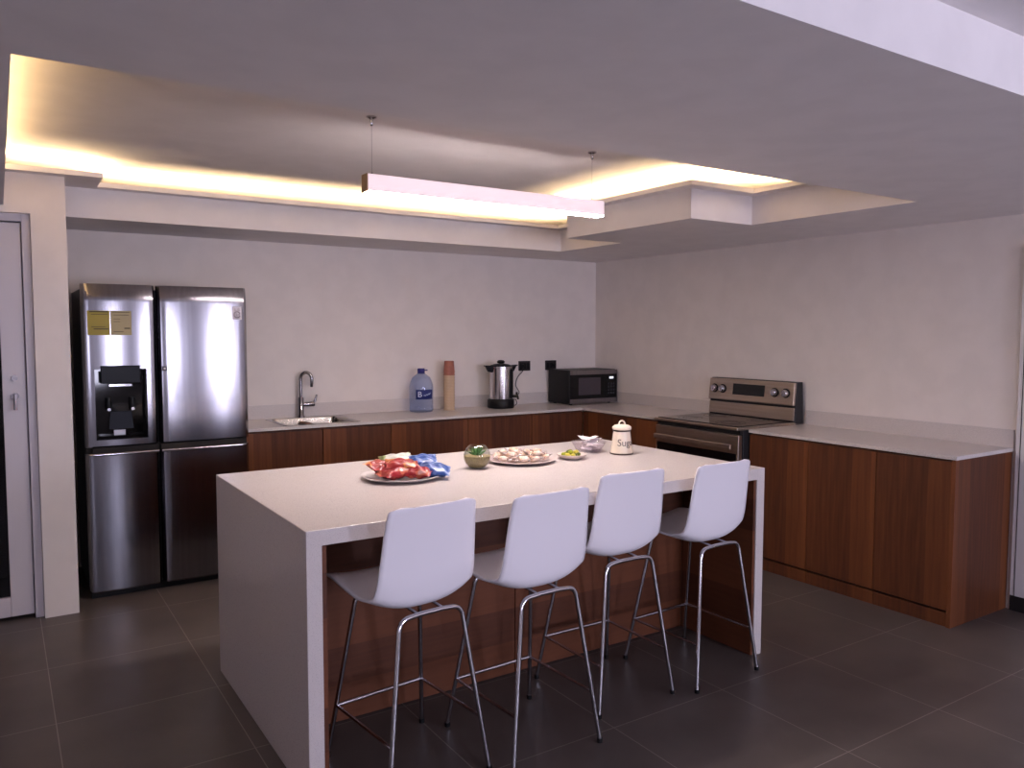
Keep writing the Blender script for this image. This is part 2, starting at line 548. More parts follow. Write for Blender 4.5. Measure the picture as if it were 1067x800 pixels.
def fdoor(x0, x1, z0, z1, hole=None):
    bm = MB()
    n = 14
    xc, hw = (x0 + x1) / 2, (x1 - x0) / 2

    def fy(x):
        u = (x - xc) / hw
        return yf + 0.011 * u * u + 0.028 * max(0.0, abs(u) - 0.90) ** 2 / 0.01
    xs = sorted(set([x0 + (x1 - x0) * i / 28 for i in range(29)] + ([hole[0], hole[1]] if hole else [])))
    zs = sorted(set([z0, z0 + .008] + ([z1 - .10 + .01 * q for q in range(10)] if z1 > 1 else []) + [z1 - .008, z1] + ([hole[2], hole[3]] if hole else [])))
    V = {}
    for i, x in enumerate(xs):
        for j, z in enumerate(zs):
            e = 0.006 if j == 0 else 0.0
            e += 0.016 * max(0.0, (z - (z1 - .10)) / .10) ** 2 if z1 > 1 else (0.006 if j == len(zs) - 1 else 0.0)
            V[i, j] = bm.bm.verts.new((x, fy(x) + e, z))
    for i in range(len(xs) - 1):
        for j in range(len(zs) - 1):
            if hole and hole[0] - 1e-6 <= xs[i] and xs[i + 1] <= hole[1] + 1e-6 and hole[2] - 1e-6 <= zs[j] and zs[j + 1] <= hole[3] + 1e-6:
                continue
            bm.bm.faces.new((V[i, j], V[i + 1, j], V[i + 1, j + 1], V[i, j + 1]))
    # sides and back
    B = [bm.bm.verts.new(p) for p in ((x0, yb, z0), (x1, yb, z0), (x1, yb, z1), (x0, yb, z1))]
    N, K = len(xs) - 1, len(zs) - 1
    bm.bm.faces.new(B)
    bm.bm.faces.new([V[0, j] for j in range(K + 1)] + [B[3], B[0]])
    bm.bm.faces.new([V[N, j] for j in range(K + 1)] + [B[2], B[1]])
    bm.bm.faces.new([V[i, 0] for i in range(N + 1)] + [B[1], B[0]])
    bm.bm.faces.new([V[i, K] for i in range(N + 1)] + [B[2], B[3]])
    return bm.build('door', 'steel', t, smooth=35), fy


hx0, hx1, hz0, hz1 = -4.218 - ox, -3.950 - ox, 0.915, 1.315
xl0, xl1, xr0, xr1 = FX0 - ox, FM - ox - .004, FM - ox + .004, FX1 - ox
dl, fyl = fdoor(xl0, xl1, 0.872, FH, (hx0, hx1, hz0, hz1))
dl['label'] = 'upper left stainless door with water dispenser'
dr, fyr = fdoor(xr0, xr1, 0.872, FH)
dr['label'] = 'upper right stainless door'
dll, _ = fdoor(xl0, xl1, 0.04, 0.838)
dll['label'] = 'lower left stainless door'
dlr, _ = fdoor(xr0, xr1, 0.04, 0.838)
dlr['label'] = 'lower right stainless door'
MB().box(xl0 + .01, xr1 - .01, yb - .03, yb, 0.832, 0.876).build('door_gap', 'dark', t)
# recessed grip: dark pocket and the bright lip of the lower doors
for (dd, x0, x1) in ((dll, -4.238 - ox, xl1 - .004), (dlr, xr0 + .004, -3.414 - ox)):
    MB().box(x0, x1, yf - 0.004, yf + 0.03, 0.841, 0.871).build('grip_recess', 'dark', dd)
    MB().tube([(x0, yf - .010, 0.833), ((x0 + x1) / 2, yf - .014, 0.833), (x1, yf - .010, 0.833)], 0.0085, 10).build('handle_bar', 'chrome', dd, smooth=60)
# dispenser
b = MB()
yy = yf + 0.002
for (x0, x1, z0, z1) in ((hx0, hx0 + .012, hz0, hz1), (hx1 - .012, hx1, hz0, hz1), (hx0 + .012, hx1 - .012, hz0, hz0 + .014), (hx0 + .012, hx1 - .012, hz1 - .01, hz1)):
    b.box(x0, x1, yy - .004, yb - .002, z0, z1)
b.box(hx0 + .012, hx1 - .012, yb - .012, yb - .003, hz0 + .014, hz1 - .01)
disp = b.build('dispenser', 'black_gloss', dl)
MB().box(hx0 + .03, hx1 - .035, yf - 0.010, yf + .05, 1.235, 1.335).build('control_panel', mat('panel_blue_black', (9, 10, 18), 0.3, spec=0.15), dl, bevel=0.004)
b = MB().box(hx0 + .075, hx1 - .075, yb - .04, yb - .013, 1.215, 1.228)
b.build('light_bar', 'chrome', disp)
for xx in (hx0 + .07, hx1 - .075):
    MB().lathe([(0.014, 0), (0.017, -.05), (0.012, -.075)], 14, (xx, yb - .03, 1.15)).build('nozzle', 'black', disp, smooth=40)
    MB().lathe([(0.009, -.004), (0.009, 0)], 12, (xx, yb - .047, 1.085), 'y').build('nozzle_tip', 'chrome', disp, smooth=40)
MB().hexa([(hx0 + .07, yb - .03, .97), (hx1 - .07, yb - .03, .97), (hx1 - .07, yb - .013, .97), (hx0 + .07, yb - .013, .97), (hx0 + .08, yb - .02, 1.07), (hx1 - .08, yb - .02, 1.07), (hx1 - .08, yb - .013, 1.07), (hx0 + .08, yb - .013, 1.07)]).build('paddle', mat('paddle_blue', (10, 13, 26), 0.35, spec=0.15), disp)
MB().box(hx0 + .02, hx1 - .02, yf + .004, yb - .014, hz0 + .015, hz0 + .022).build('drip_tray', 'black_gloss', disp)
b = MB().box(-4.125 - ox, -4.065 - ox, yb - .034, yb - .0305, .935, .965)
b.build('drip_label', mat('drip_plate', (196, 200, 216), 0.25), disp)
# energy sticker, badge, square window mark
ys = yf + 0.001
g = MB()


def curved_patch(x0, x1, z0, z1, fy, lift, name, m, parent, n=10):
    return MB().grid(lambda u, v: (x0 + (x1 - x0) * u, fy(x0 + (x1 - x0) * u) - lift, z0 + (z1 - z0) * v), n, 1).build(name, m, parent, solid=0.0008)


sx0, sx1, sz0, sz1 = -4.245 - ox, -4.022 - ox, 1.508, 1.645
M_['sticker'] = mat('yellow_sticker', (150, 134, 40), 0.45)
M_['sticker2'] = mat('pale_sticker', (156, 142, 98), 0.4)
M_['ink'] = mat('sticker_ink', (70, 60, 30), 0.6)
curved_patch(sx0, sx0 + .112, sz0, sz1, fyl, .0016, 'energy_sticker', 'sticker', dl)
st2 = curved_patch(sx0 + .116, sx1, sz0, sz1, fyl, .0016, 'energy_sticker', 'sticker2', dl)
for (a0, a1, zz, h) in ((.012, .104, .128, .006), (.02, .10, .115, .003), (.02, .09, .045, .003), (.03, .104, .032, .005), (.125, .215, .128, .004), (.13, .21, .112, .003), (.13, .165, .09, .0025), (.13, .165, .075, .0025), (.185, .215, .035, .007), (.13, .18, .018, .003)):
    curved_patch(sx0 + a0, sx0 + a1, sz0 + zz, sz0 + zz + h, fyl, .003, 'printed_line', 'ink', st2, 4)
bx0, bx1, bz0, bz1 = -3.460 - ox, -3.406 - ox, 1.602, 1.682
bd = curved_patch(bx0, bx1, bz0, bz1, fyr, .0018, 'brand_badge', mat('badge_white', (214, 208, 216), 0.4), dr, 4)
bxc, bzc = (bx0 + bx1) / 2, bz0 + .030
bfy = lambda x: fyr(x) - .004
ring = [(bxc + .018 * math.cos(a), bfy(bxc), bzc + .018 * math.sin(a)) for a in [math.radians(20 + 320 * i / 24) for i in range(25)]]
M_['badge_ink'] = mat('badge_ink', (92, 74, 84), 0.5)
b = MB()
b.tube(ring, 0.0028, 6)
b.tube([(bxc - .005, bfy(bxc), bzc + .009), (bxc - .005, bfy(bxc), bzc - .007), (bxc + .005, bfy(bxc), bzc - .007)], 0.0022, 6)
b.tube([(bxc + .004, bfy(bxc), bzc), (bxc + .018, bfy(bxc), bzc)], 0.0022, 6)
b.build('badge_logo', 'badge_ink', bd)
b = MB()
b.tube([(bxc - .012, bfy(bxc), bz0 + .066), (bxc - .012, bfy(bxc), bz0 + .055), (bxc - .004, bfy(bxc), bz0 + .055)], 0.0016, 6)
b.tube([(bxc + .014, bfy(bxc), bz0 + .065), (bxc + .005, bfy(bxc), bz0 + .065), (bxc + .005, bfy(bxc), bz0 + .055), (bxc + .014, bfy(bxc), bz0 + .055), (bxc + .014, bfy(bxc), bz0 + .060)], 0.0016, 6)
b.build('badge_letters', 'badge_ink', bd)
kx = -3.852 - ox
km = curved_patch(kx - .013, kx + .013, 1.298, 1.326, fyr, .0018, 'door_sensor', mat('sensor_grey', (70, 66, 72), 0.4), dr, 2)
MB().box(kx - .005, kx + .005, fyr(kx) - .0045, fyr(kx) - .003, 1.308, 1.318).build('sensor_icon', 'white', km)

# ================================================================== ISLAND
IX0, IX1, IY0, IY1, IH, IT = -3.870, -1.662, -2.116, -3.322, 0.895, 0.053
icx, icy = (IX0 + IX1) / 2, (IY0 + IY1) / 2
t = thing('kitchen_island', 'large kitchen island with white quartz waterfall top and walnut base', 'kitchen island', (icx, icy, 0), 0.005)
hx, hy = (IX1 - IX0) / 2, (IY0 - IY1) / 2
b = MB()
prof = [(-hx, 0), (-hx, IH), (hx, IH), (hx, 0), (hx - IT, 0), (hx - IT, IH - IT), (-hx + IT, IH - IT), (-hx + IT, 0)]
va = [b.bm.verts.new((x, -hy, z)) for x, z in prof]
vb = [b.bm.verts.new((x, hy, z)) for x, z in prof]
for i in range(8):
    j = (i + 1) % 8
    b.bm.faces.new((va[i], va[j], vb[j], vb[i]))
for v in (va, vb):
    b.bm.faces.new((v[0], v[1], v[6], v[7])); b.bm.faces.new((v[1], v[2], v[5], v[6])); b.bm.faces.new((v[2], v[3], v[4], v[5]))
b.build('waterfall_worktop', 'quartz', t, bevel=0.003)
wy = -2.862 - icy
MB().box(-hx + IT + .001, hx - IT - .001, wy + .02, hy - .03, 0.0, IH - IT - .001).build('base_cabinet', 'wood_h', t)
w3 = (2 * hx - 2 * IT) / 2
for sg in (-1, 1):
    xa, xb = sorted((sg * (hx - IT - .001), sg * (hx - IT - .016)))
    MB().box(xa, xb, -hy + .006, wy - .001, 0.004, IH - IT - .002).build('side_lining', 'wood_h', t)
for i in range(2):
    x0 = -hx + IT + .002 + w3 * i
    MB().box(x0 + (.016 if i == 0 else 0), x0 + w3 - .004 - (.014 if i == 1 else 0), wy, wy + .02, 0.004, IH - IT - .002).build('front_panel', 'wood_h', t, bevel=0.0015)

# ================================================================== BASE CABINETS
CH, CT = 0.90, 0.02                    # worktop height and slab thickness
CD, CDR = 0.572, 0.590                 # depths of the back run and the right run


def carcass(x0, x1, y0, y1, t):
    z0, z1, k = 0.085, CH - CT - .001, .016
    b = MB()
    b.box(x0, x1, y0, y1, z0, z0 + k)
    for (a, c, d, e) in ((x0, x0 + k, y0, y1), (x1 - k, x1, y0, y1), (x0 + k, x1 - k, y1 - k, y1), (x0 + k, x1 - k, y0, y0 + k)):
        b.box(a, c, d, e, z0 + k, z1)
    b.build('carcass', 'wood', t)


def cab_back(x0, x1, label, doors=1):
    xc = (x0 + x1) / 2
    t = thing('base_cabinet', label, 'cabinet', (xc, -0.29, 0), 0, 'walnut base cabinets')
    h = (x1 - x0) / 2 - .0015
    carcass(-h, h, -CD + .03 + .29, 0.285, t)
    MB().box(-h, h, -CD + .06 + .29, 0.285, 0.0, 0.085).build('plinth', 'wood', t)
    for i in range(doors):
        a = -h + 2 * h * i / doors
        MB().box(a + .0015, a + 2 * h / doors - .0015, -CD + .01 + .29, -CD + .029 + .29, 0.088, CH - CT - .014).build('door', 'wood', t, bevel=0.0012)


cab_back(-3.362, -2.827, 'walnut base cabinet beside the refrigerator, under the sink, its left half')
cab_back(-2.827, -2.322, 'walnut base cabinet under the right half of the sink')
cab_back(-2.322, -1.687, 'walnut base cabinet below the water bottle')
cab_back(-1.687, -1.10, 'walnut base cabinet below the paper cups and the urn')
cab_back(-1.10, -0.5795, 'walnut base cabinet at the inner corner of the back wall')


def cab_right(y0, y1, label, end=False, start=None):
    yc = (y0 + y1) / 2
    t = thing('base_cabinet', label, 'cabinet', (-0.30, yc, 0), 0, 'walnut base cabinets')
    h = abs(y1 - y0) / 2 - .0015
    e = 0.024 if end else 0.0
    carcass(-CDR + .03 + .30, 0.295, -h + e, h, t)
    MB().box(-CDR + .018 + .30, 0.295, -h + e, h, 0.0, 0.073).build('plinth', 'wood', t)
    MB().box(-CDR + .04 + .30, 0.295, -h + e, h, 0.073, 0.085).build('plinth_gap', 'dark', t)
    MB().box(-CDR + .01 + .30, -CDR + .029 + .30, -h + e + .0005, h - .0005, 0.088, CH - CT - .012).build('door', 'wood', t, bevel=0.0012)
    if end:
        MB().box(-CDR + .008 + .30, 0.298, -h, -h + e - .0005, 0.0, CH - CT - .001).build('end_panel', 'wood', t, bevel=0.0015)


cab_right(-0.564, -1.505, 'walnut base cabinet between the back corner and the stove')
cab_right(-2.312, -2.757, 'walnut base cabinet next to the right side of the stove')
cab_right(-2.757, -3.20, 'middle walnut base cabinet of the three right of the stove')
cab_right(-3.20, -3.640, 'walnut end cabinet with side panel at the open end by the white door', True)

# ------------------------------------------------------------------ worktops with upstand
SKX0, SKX1, SKY0, SKY1 = -3.075, -2.555, -0.545, -0.085      # sink cut-out
t = thing('corner_worktop', 'L-shaped grey quartz worktop running from refrigerator around the corner to stove', 'worktop', (-1.9, -0.3, CH - CT))
Wx, Wy = lambda v: v + 1.9, lambda v: v + .3
b = MB()
for (x0, x1, y0, y1) in ((-3.366, SKX0, -CD, 0), (SKX1, 0, -CD, 0), (SKX0, SKX1, -CD, SKY0), (SKX0, SKX1, SKY1, 0), (-CDR, 0, -1.508, -CD)):
    b.box(Wx(x0), Wx(x1), Wy(y0), Wy(y1), 0, CT)
b.build('slab', 'quartz_g', t)
UH = 0.098
tag(MB().box(-1.66, 1.66, -.012, 0, 0, UH).build('backsplash', 'quartz_g', None, (-1.706, 0, CH)), 'long low quartz upstand along the back wall behind the sink and bottle', 'backsplash')
tag(MB().box(-.012, 0, -.752, .752, 0, UH).build('backsplash', 'quartz_g', None, (0, -.768, CH)), 'low quartz upstand on the right wall between the corner and stove', 'backsplash')
tag(MB().box(-.012, 0, -.668, .668, 0, UH).build('backsplash', 'quartz_g', None, (0, -2.978, CH)), 'low quartz upstand on the right wall between stove and white door', 'backsplash')
t = thing('worktop', 'straight grey quartz worktop on the right between stove and white door', 'worktop', (-0.3, -2.97, CH - CT))
MB().box(-CDR + .3, .3, -3.646 + 2.97, -2.310 + 2.97, 0, CT).build('slab', 'quartz_g', t, bevel=0.001)

# ================================================================== SINK AND FAUCET
t = thing('sink', 'square stainless steel sink let into the back worktop', 'sink', ((SKX0 + SKX1) / 2, (SKY0 + SKY1) / 2, CH))
hx, hy = (SKX1 - SKX0) / 2, (SKY1 - SKY0) / 2


def rr(hx, hy, r, z, n=5):
    out = []
    for cx, cy, a0 in ((hx - r, hy - r, 0), (-hx + r, hy - r, PI / 2), (-hx + r, -hy + r, PI), (hx - r, -hy + r, 1.5 * PI)):
        for i in range(n + 1):
            a = a0 + PI / 2 * i / n
            out.append((cx + r * math.cos(a), cy + r * math.sin(a), z))
    return out


b = MB()
b.rings([rr(hx + .012, hy + .012, .03, 0.0005), rr(hx + .010, hy + .010, .03, 0.004), rr(hx - .022, hy - .028, .04, 0.003)], False, False)
b.build('rim', 'sinksteel', t, smooth=40)
b = MB()
b.rings([rr(hx - .022, hy - .028, .04, 0.003), rr(hx - .028, hy - .034, .04, -0.012), rr(hx - .04, hy - .05, .05, -0.15), rr(hx - .08, hy - .09, .05, -0.165), rr(.03, .03, .02, -0.168)], False, True)
b.build('bowl', 'sinksteel', t, smooth=50)
MB().lathe([(0.04, -.166), (0.036, -.161), (0.02, -.163)], 20).build('drain', 'chrome', t, smooth=40)
fx, fyy = -2.815, -0.066
t = thing('faucet', 'chrome gooseneck faucet with side lever behind the sink', 'faucet', (fx, fyy, CH))
MB().lathe([(0.026, 0.004), (0.026, .012), (0.021, .018), (0.02, .14), (0.017, .15)], 20).build('base', 'chrome_d', t, smooth=40)
p = [(0, 0, .14), (0, 0, .24), (0, 0, .285)] + [(0.035 * (1 - math.cos(a)), -0.02 * (1 - math.cos(a)), .285 + .046 * math.sin(a)) for a in [PI * i / 12 for i in range(1, 13)]] + [(.07, -.04, .255), (.068, -.039, .225)]
MB().tube(p, [0.0125] * (len(p) - 2) + [0.0115, 0.010], 12).build('spout', 'chrome_d', t, smooth=60)
MB().lathe([(0.014, 0.0), (0.016, .02), (0.018, .055), (0.017, .085)], 16, (0.016, 0, .095), 'x').build('lever_body', 'chrome_d', t, smooth=40)
MB().tube([(.094, 0, .10), (.108, 0, .125), (.118, -.004, .165)], [.009, .008, .007], 10).build('lever', 'chrome_d', t, smooth=60)

# ================================================================== STOVE
SY0, SY1 = -2.302, -1.530
t = thing('stove', 'stainless steel electric range with black glass cooktop and rear control panel', 'stove', (-0.35, (SY0 + SY1) / 2, 0))
h = (SY1 - SY0) / 2
X = lambda v: v + .35
MB().box(X(-.63), X(-.03), -h, h, 0.03, .895).build('body', 'darksteel', t, bevel=.003)
for xx in (-.58, -.08):
    for yy in (-h + .05, h - .05):
        MB().lathe([(.018, 0), (.018, .031)], 10, (X(xx), yy, 0)).build('foot', 'black', t, smooth=40)
MB().box(X(-.690), X(-.10), -h, h, .895, .915).build('cooktop_frame', 'steel_warm', t, bevel=.005)
ct = MB().box(X(-.665), X(-.105), -h + .018, h - .018, .9152, .9205).build('cooktop_glass', 'black_gloss', t, bevel=.002)
M_['burner'] = mat('burner_ring', (58, 54, 54), 0.25)
for (bx, by, r) in ((-.52, -.18, .1), (-.52, .19, .085), (-.24, -.18, .075), (-.24, .19, .1)):
    b = MB()
    for q in (r, r * .62):
        b.rings([[(X(bx) + (q + d) * math.cos(2 * PI * i / 40), by + (q + d) * math.sin(2 * PI * i / 40), .9207 + e) for i in range(40)] for d, e in ((-.002, 0), (-.002, .0004), (.002, .0004), (.002, 0))], False, False)
    b.build('burner_ring', 'burner', ct)
# oven door
od = MB().box(X(-.672), X(-.632), -h + .004, h - .004, .235, .862).build('oven_door', 'steel_warm', t, bevel=.004)
MB().box(X(-.6745), X(-.6715), -h + .02, h - .02, .30, .742).build('oven_window', 'black_gloss', od)
MB().box(X(-.655), X(-.632), -h + .002, h - .002, .866, .894).build('vent_gap', 'dark', t)
MB().box(X(-.722), X(-.706), -h + .03, h - .03, .772, .806).build('door_handle', 'steel_warm', od, bevel=.006)
for yy in (-h + .09, h - .09):
    MB().tube([(X(-.708), yy, .789), (X(-.671), yy, .789)], .009, 10).build('handle_post', 'steel_warm', od, smooth=60)
dw = MB().box(X(-.672), X(-.632), -h + .004, h - .004, .06, .228).build('storage_drawer', 'steel_warm', t, bevel=.004)
# backguard
MB().hexa([(X(-.118), -h, .905), (X(-.02), -h, .905), (X(-.02), h, .905), (X(-.118), h, .905), (X(-.095), -h, 1.19), (X(-.035), -h, 1.19), (X(-.035), h, 1.19), (X(-.095), h, 1.19)]).build('backguard', 'darksteel', t, bevel=.004)


def bgx(z, off=0.0):
    return X(-.118 + (z - .905) / .285 * .023) - off


b = MB()
b.hexa([(bgx(.925, .010), -h + .004, .925), (bgx(.925), -h + .004, .925), (bgx(.925), h - .004, .925), (bgx(.925, .010), h - .004, .925), (bgx(1.012, .010), -h + .004, 1.012), (bgx(1.012), -h + .004, 1.012), (bgx(1.012), h - .004, 1.012), (bgx(1.012, .010), h - .004, 1.012)])
b.build('lower_fascia', 'steel_warm', t, bevel=.002)
b = MB()
b.hexa([(bgx(1.028, .026), -h + .002, 1.028), (bgx(1.028), -h + .002, 1.028), (bgx(1.028), h - .002, 1.028), (bgx(1.028, .026), h - .002, 1.028), (bgx(1.186, .022), -h + .002, 1.186), (bgx(1.186), -h + .002, 1.186), (bgx(1.186), h - .002, 1.186), (bgx(1.186, .022), h - .002, 1.186)])
cp = b.build('control_panel', 'steel_warm', t, bevel=.006)
b = MB()
b.hexa([(bgx(1.075, .028), -.135, 1.075), (bgx(1.075, .02), -.135, 1.075), (bgx(1.075, .02), .15, 1.075), (bgx(1.075, .028), .15, 1.075), (bgx(1.155, .026), -.135, 1.155), (bgx(1.155, .02), -.135, 1.155), (bgx(1.155, .02), .15, 1.155), (bgx(1.155, .026), .15, 1.155)])
b.build('display', 'black_gloss', cp)
M_['knob'] = mat('knob_metal', (190, 186, 190), 0.22, 1.0)
for yy in (.325, .247, -.225, -.318):
    b = MB().lathe([(.033, 0.0), (.033, -.006)], 24, (bgx(1.112, .024), yy, 1.112), 'x')
    kb = b.build('knob', 'black', cp, smooth=40)
    MB().lathe([(.027, -.006), (.025, -.026), (.020, -.032)], 24, (bgx(1.112, .024), yy, 1.112), 'x').build('knob_cap', 'knob', kb, smooth=40)
    MB().box(bgx(1.112, .024) - .036, bgx(1.112, .024) - .030, yy - .003, yy + .003, 1.112 - .018, 1.112 + .018).build('pointer', 'knob', kb)

# ================================================================== MICROWAVE
MX0, MX1, MY, MZ = -.565, -.040, -.36, CH
mw = MX1 - MX0
t = thing('microwave', 'black microwave with grey steel trim in the corner of the worktop', 'microwave', ((MX0 + MX1) / 2, -.205, MZ))
h = mw / 2
MB().box(-h, h, -.13, .165, .010, .302).build('casing', 'black', t, bevel=.004)
for xx in (-h + .05, h - .05):
    for yy in (-.1, .13):
        MB().lathe([(.013, 0), (.013, .011)], 10, (xx, yy, 0)).build('foot', 'black', t, smooth=40)
ff = MB().box(-h, h, -.155, -.131, .012, .300).build('front', 'black_gloss', t, bevel=.002)
MB().box(-h, h, -.159, -.1555, .262, .300).build('upper_trim', 'steel', ff)
MB().box(-h, h, -.159, -.1555, .012, .052).build('lower_trim', 'steel', ff)
MB().box(-h + .09, -h + .335, -.1572, -.1555, .085, .235).build('window', mat('microwave_mesh', (62, 56, 64), 0.25), ff)
MB().box(h - .155, h - .1535, -.1572, -.1555, .054, .260).build('door_gap', 'dark', ff)
MB().box(h - .09, h - .045, -.1575, -.1555, .220, .238).build('clock_display', mat('clock_light', (240, 240, 250), 0.3, emit=(235, 240, 255), es=0.8), ff)
b = MB()
for i in range(3):
    for j in range(4):
        b.box(h - .105 + i * .028, h - .087 + i * .028, -.157, -.1555, .085 + j * .028, .101 + j * .028)
b.build('keypad', mat('keypad_grey', (40, 40, 46), 0.4), ff)

# ================================================================== OUTLETS
for (x0, x1, lab, px) in ((-.860, -.738, 'black wall socket with plug above the worktop right of the urn', -.83), (-.575, -.455, 'black wall socket above the left end of the microwave', -.49)):
    t = thing('wall_socket', lab, 'socket', ((x0 + x1) / 2, 0, 1.234), 0, 'black wall sockets')
    h = (x1 - x0) / 2
    fp = MB().box(-h, h, -.010, -.0, -.043, .043).build('face_plate', mat('socket_black', (34, 28, 30), 0.35), t, bevel=.003)
    for k in (-1, 0, 1):
        MB().box(k * .034 - .014, k * .034 + .014, -.0125, -.0102, -.025, .025).build('insert', 'black', fp, bevel=.001)
    q = px - (x0 + x1) / 2
    MB().box(q - .013, q + .013, -.04, -.0127, -.014, .014).build('plug', 'black', fp, bevel=.003)

# ================================================================== URN
ux, uy = -1.165, -.20
t = thing('coffee_urn', 'stainless steel coffee urn with black base and black handles', 'coffee urn', (ux, uy, CH))
MB().lathe([(.108, 0), (.112, .006), (.112, .062), (.104, .076), (.09, .078)], 40).build('base', 'black', t, smooth=40)
MB().lathe([(.094, .078), (.094, .335), (.097, .338), (.097, .345), (.09, .347)], 40).build('tank', mat('urn_steel', (206, 202, 204), 0.14, 1.0), t, smooth=40)
ld_ = MB().lathe([(.093, .347), (.088, .354), (.06, .364), (.03, .368), (.012, .369)], 40).build('lid', 'black', t, smooth=50)
MB().lathe([(.012, .369), (.03, .372), (.034, .384), (.024, .395), (.006, .398)], 24).build('lid_knob', 'black', ld_, smooth=50)
for sg in (-1, 1):
    b = MB()
    b.hexa([(sg * .085, -.018, .345), (sg * .155, -.02, .347), (sg * .155, .02, .347), (sg * .085, .018, .345), (sg * .088, -.018, .352), (sg * .160, -.02, .356), (sg * .160, .02, .356), (sg * .088, .018, .352)])
    b.hexa([(sg * .092, -.016, .295), (sg * .120, -.016, .302), (sg * .120, .016, .302), (sg * .092, .016, .295), (sg * .092, -.016, .344), (sg * .146, -.018, .346), (sg * .146, .018, .346), (sg * .092, .016, .344)])
    b.build('handle', 'black', t, bevel=.003)
ang = math.radians(-55)
cs, sn = math.cos(ang), math.sin(ang)
b = MB()
rr_ = []
for z in (.085, .10, .30, .325):
    w = .35 if z in (.10, .30) else .25
    rr_.append([(.0945 * math.cos(ang - w), .0945 * math.sin(ang - w), z), (.104 * math.cos(ang - w * .6), .104 * math.sin(ang - w * .6), z), (.107 * math.cos(ang), .107 * math.sin(ang), z), (.104 * math.cos(ang + w * .6), .104 * math.sin(ang + w * .6), z), (.0945 * math.cos(ang + w), .0945 * math.sin(ang + w), z)])
b.rings(rr_)
b.build('gauge_strip', 'black', t, smooth=40)
b = MB().tube([(.105 * cs, .105 * sn, .10), (.150 * cs, .150 * sn, .10), (.155 * cs, .155 * sn, .075)], [.012, .012, .010], 12)
tp = b.build('tap', 'black', t, smooth=60)
MB().tube([(.140 * cs, .140 * sn, .108), (.143 * cs, .143 * sn, .135)], [.006, .009], 10).build('tap_lever', 'black', tp, smooth=60)
# cord of the urn, wall socket to base
pts = [(-.83, -.042, 1.222), (-.845, -.05, 1.19), (-.905, -.05, 1.14), (-.925, -.05, 1.07), (-.90, -.06, 1.03), (-.885, -.06, 1.005), (-.91, -.06, .985), (-.97, -.07, .985), (-1.0, -.08, .98)]
tag(MB().tube(fillet(pts, .03), .0035, 8).build('power_cord', 'black', smooth=60), 'thin black power cord hanging from the socket beside the urn', 'cord')
pts = [(-1.02, -.13, .93), (-.99, -.12, .955), (-.955, -.11, .955), (-.945, -.11, .92), (-.965, -.12, .905), (-1.03, -.14, .905)]
tag(MB().tube(fillet(pts, .03), .0035, 8).build('power_cord', 'black', smooth=60), 'loop of black power cord lying on worktop behind the urn', 'cord')

# ================================================================== WATER BOTTLE
t = thing('water_bottle', 'large clear plastic water bottle with blue cap and blue label', 'water bottle', (-1.876, -.15, CH))
M_['pet'] = clear_mat('clear_pet', (226, 234, 250), 0.12, 0.10, (190, 205, 235))
M_['cap'] = mat('cap_blue', (40, 34, 112), 0.4)
M_['label_b'] = mat('label_blue', (30, 44, 110), 0.5)
R = .094
MB().lathe([(.07, 0), (R - .006, .004), (R, .016), (R, .045), (R - .004, .052), (R, .06), (R, .195), (R - .002, .215), (R - .012, .245), (.07, .272), (.045, .292), (.026, .304), (.024, .322)], 40, cap1=True).build('bottle_body', 'pet', t, smooth=50)
MB().lathe([(.030, .302), (.030, .309), (.026, .310)], 24).build('neck_ring', 'cap', t, smooth=40)
MB().lathe([(.027, .311), (.029, .314), (.029, .338), (.026, .343)], 24).build('cap', 'cap', t, smooth=40)
b = MB().tube([(.027, 0, .325), (.045, -.005, .328), (.052, -.006, .326)], .005, 8)
b.build('handle_tab', 'cap', t, smooth=60)
wr = lambda th, z, r: (r * math.cos(th), r * math.sin(th), z)
vdir = math.atan2(CAM[1] + .15, CAM[0] + 1.876)
lb = MB().grid(lambda u, v: wr(vdir - .45 + 1.55 * u, .105 + .075 * v, R + .001), 16, 1).build('bottle_label', 'label_b', t, solid=.0008, smooth=60)
M_['label_w'] = mat('label_white', (214, 220, 240), 0.5)
text_mesh('label_letter', 'B', .062, 'label_w', lb, lambda x, y, z: wr(vdir - .12 + x / R, .142 + y, R + .0025 + z), .0003)
b = MB().tube([wr(vdir + .2 + .62 * i / 14, .132 + .018 * i / 14 + .006 * math.sin(i * 1.5), R + .003) for i in range(15)], .0028, 6)
b.build('label_script', mat('label_pale', (150, 164, 200), .5), lb)

# ================================================================== CUPS
M_['cup'] = noise_mat('kraft_cup', (190, 164, 136), (200, 175, 146), 30, 0.6)
M_['cup_b'] = noise_mat('brown_cup', (150, 92, 76), (160, 100, 84), 30, 0.6)
cx_, cy_, n_ = -1.626, -.15, 14


def cup_mesh(m):
    # upside-down paper cup with a rolled rim
    return MB().lathe([(.0445, .0), (.0468, .0015), (.0468, .0045), (.0445, .006), (.0385, .088), (.0365, .091), (.0365, .086), (.042, .008), (.0425, .0)], 28, cap0=False, cap1=False).build('paper_cup', m, smooth=50)


